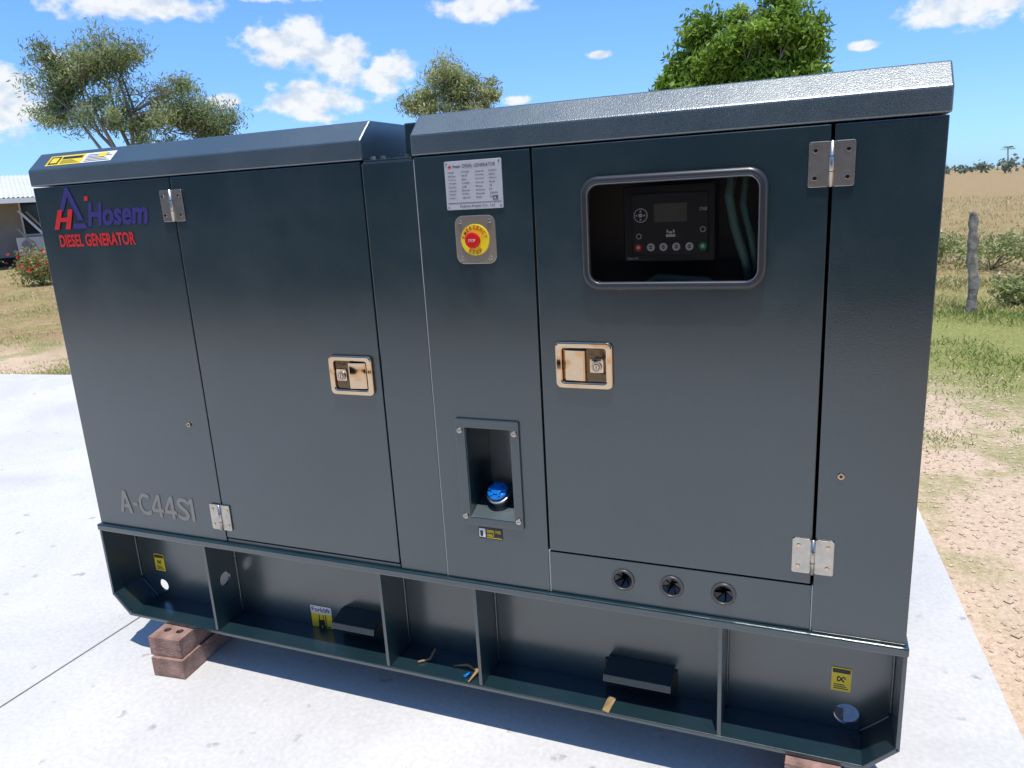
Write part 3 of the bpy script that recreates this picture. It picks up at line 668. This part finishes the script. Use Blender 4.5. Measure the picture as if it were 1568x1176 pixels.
px_,py_=3.42,7.05
pth=[(px_,py_,ZG-0.1),(px_+0.01,py_,0.25),(px_-0.02,py_+0.01,0.5),(px_-0.035,py_,0.75),(px_-0.045,py_+0.01,0.93)]
pp=[]
for i in range(25):
    s=i/24*4; k=min(3,int(s)); pp.append(Vector(pth[k]).lerp(Vector(pth[k+1]),s-k))
fp=tube('wooden_fence_post',pp,[0.050-0.014*i/24+0.004*sin(i*1.3) for i in range(25)],WOOD,None,14)
for v in fp.data.vertices: v.co+=Vector((1,1,0.3))*(mnoise.noise(v.co*9)*0.014+mnoise.noise(Vector((v.co.x*60,v.co.y*60,v.co.z*4)))*0.010)
x,y=at(3.0,30); tube('wooden_fence_post',[(x,y,ZG),(x+0.02,y,0.6),(x+0.03,y,1.1)],[0.06,0.055,0.05],WOOD,None,7)

P=[];T_=[]
for i in range(520):
    az=random.uniform(-75,35); d=random.uniform(170,330)
    if random.random()<0.4 and az>0: continue
    x,y=at(az,d); h=random.uniform(1.2,3.6) if az>2 else random.uniform(2,7); w=h*random.uniform(0.6,1.3); n=60
    q=rng.normal(size=(n,3))*np.array([w*0.4,w*0.4,h*0.22])+np.array([x,y,h*0.6]); q[:,2]=np.abs(q[:,2]); P.append(q); T_.append(np.full(n,0.4+random.uniform(-0.2,0.3))+rng.normal(size=n)*0.1)
P=np.vstack(P); T_=np.hstack(T_); A=rand_dirs(len(P)); B=np.cross(A,rand_dirs(len(P)))
FAR=foliage_mat('distant_foliage',(0.12,0.16,0.11),(0.19,0.23,0.16),(0.28,0.31,0.22))
leaf_mesh('distant_trees',P,A*0.5,B*0.4,T_,FAR,None)
e=bpy.data.objects.new('palm_tree',None); col.objects.link(e); x,y=at(10.55,190); e.location=(x,y,ZG)
tube('trunk',[(0,0,0),(0.3,0,2.5),(0.1,0,4.9)],[0.2,0.15,0.12],BARK,e,7)
P=[];A=[];B=[]
for k in range(16):
    a=random.uniform(0,6.28)
    for s in range(5):
        r=0.2+s*0.24; P.append((0.1+r*cos(a),r*sin(a),5.0+0.35*sin(s*0.7)-0.02*s*s)); A.append((cos(a)*0.22,sin(a)*0.22,-0.08)); B.append((-sin(a)*0.10,cos(a)*0.10,-0.08))
leaf_mesh('fronds',np.array(P),np.array(A),np.array(B),rng.uniform(0.2,0.7,len(P)),FAR,e)

# house ------------------------------------------------------------------
hs=bpy.data.objects.new('house',None); col.objects.link(hs); x,y=at(-55,29.5); hs.location=(x,y,ZG); hs.rotation_euler=(0,0,radians(55))
WALL=mat('weatherboard',(0.30,0.28,0.25),0.8,var=(3,0.1)); ROOFW=mat('white_sheet_roof',(0.66,0.66,0.64),0.5,var=(2,0.06)); DGL=mat('dark_window',(0.02,0.025,0.03),0.1); TRIM=mat('white_trim',(0.7,0.7,0.68),0.5)
box('wall',-10,4,0,6,0.3,2.35,WALL,hs); box('stumps',-9.9,3.9,0.1,5.9,0,0.3,DARK,hs)
V=[];F=[]; nx=260
for i in range(nx+1):
    xx=-11+16*i/nx; dz=0.02*cos(i*pi)
    V+=[(xx,-1.9,2.12+dz),(xx,3.0,3.0+dz),(xx,7.9,2.12+dz)]
for i in range(nx):
    b=3*i; F+=[(b,b+3,b+4,b+1),(b+1,b+4,b+5,b+2)]
newobj('roof',V,F,ROOFW,hs)
box('fascia',-11,5,-1.94,-1.905,1.96,2.10,TRIM,hs)
for i,xx in enumerate((-8,-4.6,-1.5,1.15,4)): box('verandah_post_%d'%i,xx-0.05,xx+0.05,-1.85,-1.75,0,2.05,TRIM,hs)
for i,xx in enumerate((-8.5,-5.5,-2.4,0.35)):
    box('window_frame_%d'%i,xx-0.05,xx+1.05,-0.03,-0.002,0.95,2.05,TRIM,hs); box('window_pane_%d'%i,xx,xx+1.0,-0.035,-0.0305,1.0,2.0,DGL,hs)
P=[box('a',0.05,0.85,-0.75,-0.45,0.35,0.92,TRIM,None,0.02),prism('b',circ(0.36,0.64,0.21,24),-0.756,-0.751,mat('grille',(0.25,0.25,0.25),0.6),None),box('c',0.1,0.16,-0.72,-0.5,0,0.349,DARK,None),box('c',0.74,0.80,-0.72,-0.5,0,0.349,DARK,None)]
for k in range(4):
    V,F=tube_geo([(0.36+(0.05*k+0.04)*cos(t),-0.765,0.64+(0.05*k+0.04)*sin(t)) for t in np.linspace(0,2*pi,20)[:-1]],0.006,5,True); P.append(newobj('r',V,F,TRIM,None))
join('air_conditioner',P,hs)
TIM=mat('timber_board',(0.42,0.33,0.24),0.8)
for i,(a,b_) in enumerate((((0.25,-1.3,1.75),(1.5,-1.2,0.05)),((0.45,-1.2,1.7),(1.65,-1.1,0.05)),((0.15,-1.1,1.2),(0.9,-1.15,0.0)))):
    tube('leaning_board_%d'%i,[a,b_],0.05,TIM if i else TRIM,hs,4)
x,y=at(-53.2,22)
pot=prism('garden_pot',circ(0,0,0.26,20),0,0.35,mat('terracotta',(0.28,0.09,0.05),0.8),None,'z',0.02); pot.location=(x,y,ZG)

# made-up dark building behind the camera, added only to darken paint and glass reflections
refl_blocker=bpy.data.objects.new('reflection_blocker',None); col.objects.link(refl_blocker); refl_blocker.location=(0,0,ZG)
SW=mat('blocker_cladding',(0.10,0.085,0.07),0.7,var=(2,0.2))
box('blocker_rear',-16,12,-13.1,-13.0,0,3.6,SW,refl_blocker); box('blocker_left',-16.1,-16,-13.0,-7.2,0,3.6,SW,refl_blocker); box('blocker_right',12,12.1,-13.0,-7.2,0,3.6,SW,refl_blocker)
for i in range(7): box('blocker_post_%d'%i,-16+i*4.66-0.08,-16+i*4.66+0.08,-7.36,-7.2,0,3.4,SW,refl_blocker)
prism('blocker_roof',[(-13.4,3.62),(-6.9,3.95),(-6.9,4.03),(-13.4,3.70)],-16.4,12.4,SW,refl_blocker,'x')
box('blocker_beam',-16,12,-7.36,-7.2,3.4,3.9,SW,refl_blocker)
box('blocker_floor',-15.9,11.9,-12.9,-7.3,0.005,0.03,mat('blocker_floor',(0.12,0.09,0.065),0.9),refl_blocker)

# ------------------------------------------------------------------ WORLD
SUN_EL=78.5; SUN_AZ=160.0   # azimuth clockwise from +Y
w=bpy.data.worlds.new('World'); scene.world=w; w.use_nodes=True
N=w.node_tree.nodes; L=w.node_tree.links; N.clear()
o=N.new('ShaderNodeOutputWorld'); bg=N.new('ShaderNodeBackground'); bg.inputs[1].default_value=0.15
sky=N.new('ShaderNodeTexSky'); sky.sky_type='NISHITA'; sky.sun_disc=False; sky.sun_elevation=radians(SUN_EL); sky.sun_rotation=radians(SUN_AZ); sky.air_density=1.0; sky.dust_density=0.2; sky.ozone_density=2.5
tc=N.new('ShaderNodeTexCoord'); sep=N.new('ShaderNodeSeparateXYZ'); L.new(tc.outputs['Generated'],sep.inputs[0])
hz=N.new('ShaderNodeValToRGB'); hz.color_ramp.elements.new(0.5); hz.color_ramp.elements.new(0.5)
for el_,(p,c) in zip(hz.color_ramp.elements,((0.0,(0.46,0.80,1.45)),(0.08,(0.58,0.86,1.40)),(0.20,(0.66,0.98,1.55)),(0.6,(0.8,1.05,1.3)))): el_.position=p; el_.color=(*c,1)
L.new(sep.outputs[2],hz.inputs[0])
mxs=N.new('ShaderNodeVectorMath'); mxs.operation='MULTIPLY'; L.new(sky.outputs[0],mxs.inputs[0]); L.new(hz.outputs[0],mxs.inputs[1]); L.new(mxs.outputs[0],bg.inputs[0])
def M_(op,a,b=None,clamp=False):
    n=N.new('ShaderNodeMath'); n.operation=op; n.use_clamp=clamp
    for i,v in enumerate((a,b)):
        if v is None: continue
        if isinstance(v,(int,float)): n.inputs[i].default_value=v
        else: L.new(v,n.inputs[i])
    return n.outputs[0]
az=M_('MULTIPLY',M_('ARCTAN2',sep.outputs[0],sep.outputs[1]),180/pi); el=M_('MULTIPLY',M_('ARCSINE',sep.outputs[2]),180/pi)
cmb=N.new('ShaderNodeCombineXYZ'); L.new(az,cmb.inputs[0]); L.new(el,cmb.inputs[1])
clouds=[(-36.8,10.6,3.1,2.0),(-33.2,9.6,2.5,1.7),(-35.6,7.0,3.6,1.6),(-30.2,8.5,2.4,1.6),(-46,12.9,5.4,1.3),(-54.5,7.2,3.4,2.6),(-50.8,9.3,1.2,0.7),(-36.5,13.8,4.0,0.7),(-23.0,12.7,3.8,1.2),(7.8,9.4,4.2,1.2),(-21.0,6.5,1.4,0.4),(-15.2,9.1,1.0,0.35),(-41.5,7.2,1.5,0.5),(2.2,8.0,1.0,0.35),(-75,14,8,4),(60,18,12,4),(160,24,14,6),(-130,16,12,5)]
dmin=None
for (a,e_,rx,ry) in clouds:
    s=N.new('ShaderNodeVectorMath'); s.operation='MULTIPLY_ADD'; L.new(cmb.outputs[0],s.inputs[0]); s.inputs[1].default_value=(1/rx,1/ry,0); s.inputs[2].default_value=(-a/rx,-e_/ry,0)
    l=N.new('ShaderNodeVectorMath'); l.operation='LENGTH'; L.new(s.outputs[0],l.inputs[0])
    dmin=l.outputs['Value'] if dmin is None else M_('MINIMUM',dmin,l.outputs['Value'])
sc=N.new('ShaderNodeVectorMath'); sc.operation='MULTIPLY'; L.new(cmb.outputs[0],sc.inputs[0]); sc.inputs[1].default_value=(1,1.4,1)
n1=N.new('ShaderNodeTexNoise'); n1.inputs['Scale'].default_value=0.5; n1.inputs['Detail'].default_value=7; n1.inputs['Roughness'].default_value=0.55; L.new(sc.outputs[0],n1.inputs['Vector'])
dens=M_('ADD',M_('SUBTRACT',1.12,dmin),M_('MULTIPLY',M_('SUBTRACT',n1.outputs[0],0.5),2.1))
mr=N.new('ShaderNodeMapRange'); mr.interpolation_type='SMOOTHSTEP'; mr.inputs[1].default_value=0.08; mr.inputs[2].default_value=0.60; L.new(dens,mr.inputs[0])
off=N.new('ShaderNodeVectorMath'); off.operation='ADD'; L.new(sc.outputs[0],off.inputs[0]); off.inputs[1].default_value=(13,5,2)
n2=N.new('ShaderNodeTexNoise'); n2.inputs['Scale'].default_value=0.8; n2.inputs['Detail'].default_value=3; L.new(off.outputs[0],n2.inputs['Vector'])
cr=N.new('ShaderNodeValToRGB'); e=cr.color_ramp.elements; e[0].position=0.35; e[0].color=(0.66,0.75,0.86,1); e[1].position=0.56; e[1].color=(0.95,0.97,1.0,1); L.new(n2.outputs[0],cr.inputs[0])
bg2=N.new('ShaderNodeBackground'); L.new(cr.outputs[0],bg2.inputs[0]); bg2.inputs[1].default_value=1.0
ms=N.new('ShaderNodeMixShader'); L.new(M_('MULTIPLY',mr.outputs[0],0.96),ms.inputs[0]); L.new(bg.outputs[0],ms.inputs[1]); L.new(bg2.outputs[0],ms.inputs[2]); L.new(ms.outputs[0],o.inputs[0])
w.cycles.sampling_method='MANUAL'; w.cycles.sample_map_resolution=512

sl=bpy.data.lights.new('sun','SUN'); sl.energy=4.6; sl.angle=radians(0.53); sl.color=(1.0,0.955,0.89)
so=bpy.data.objects.new('sun',sl); col.objects.link(so)
sd=Vector((sin(radians(SUN_AZ))*cos(radians(SUN_EL)),cos(radians(SUN_AZ))*cos(radians(SUN_EL)),sin(radians(SUN_EL))))
so.rotation_euler=(-sd).to_track_quat('-Z','Y').to_euler()

# ------------------------------------------------------------------ CAMERA
cd=bpy.data.cameras.new('camera'); cd.sensor_width=36; cd.lens=26.38; cd.clip_end=6000; cd.clip_start=0.02
co=bpy.data.objects.new('camera',cd); col.objects.link(co); scene.camera=co
r=Vector((0.92714,0.37067,-0.05484)); dn=Vector((0.04165,-0.24740,-0.96802)); fw=Vector((-0.37238,0.89521,-0.24481))
Mx=Matrix.Identity(4)
for i in range(3): Mx[i][0]=r[i]; Mx[i][1]=-dn[i]; Mx[i][2]=-fw[i]
Mx[0][3],Mx[1][3],Mx[2][3]=2.00895,-1.48909,0.90603+G
co.matrix_world=Mx
scene.view_settings.view_transform='Standard'; scene.view_settings.look='None'; scene.view_settings.exposure=0
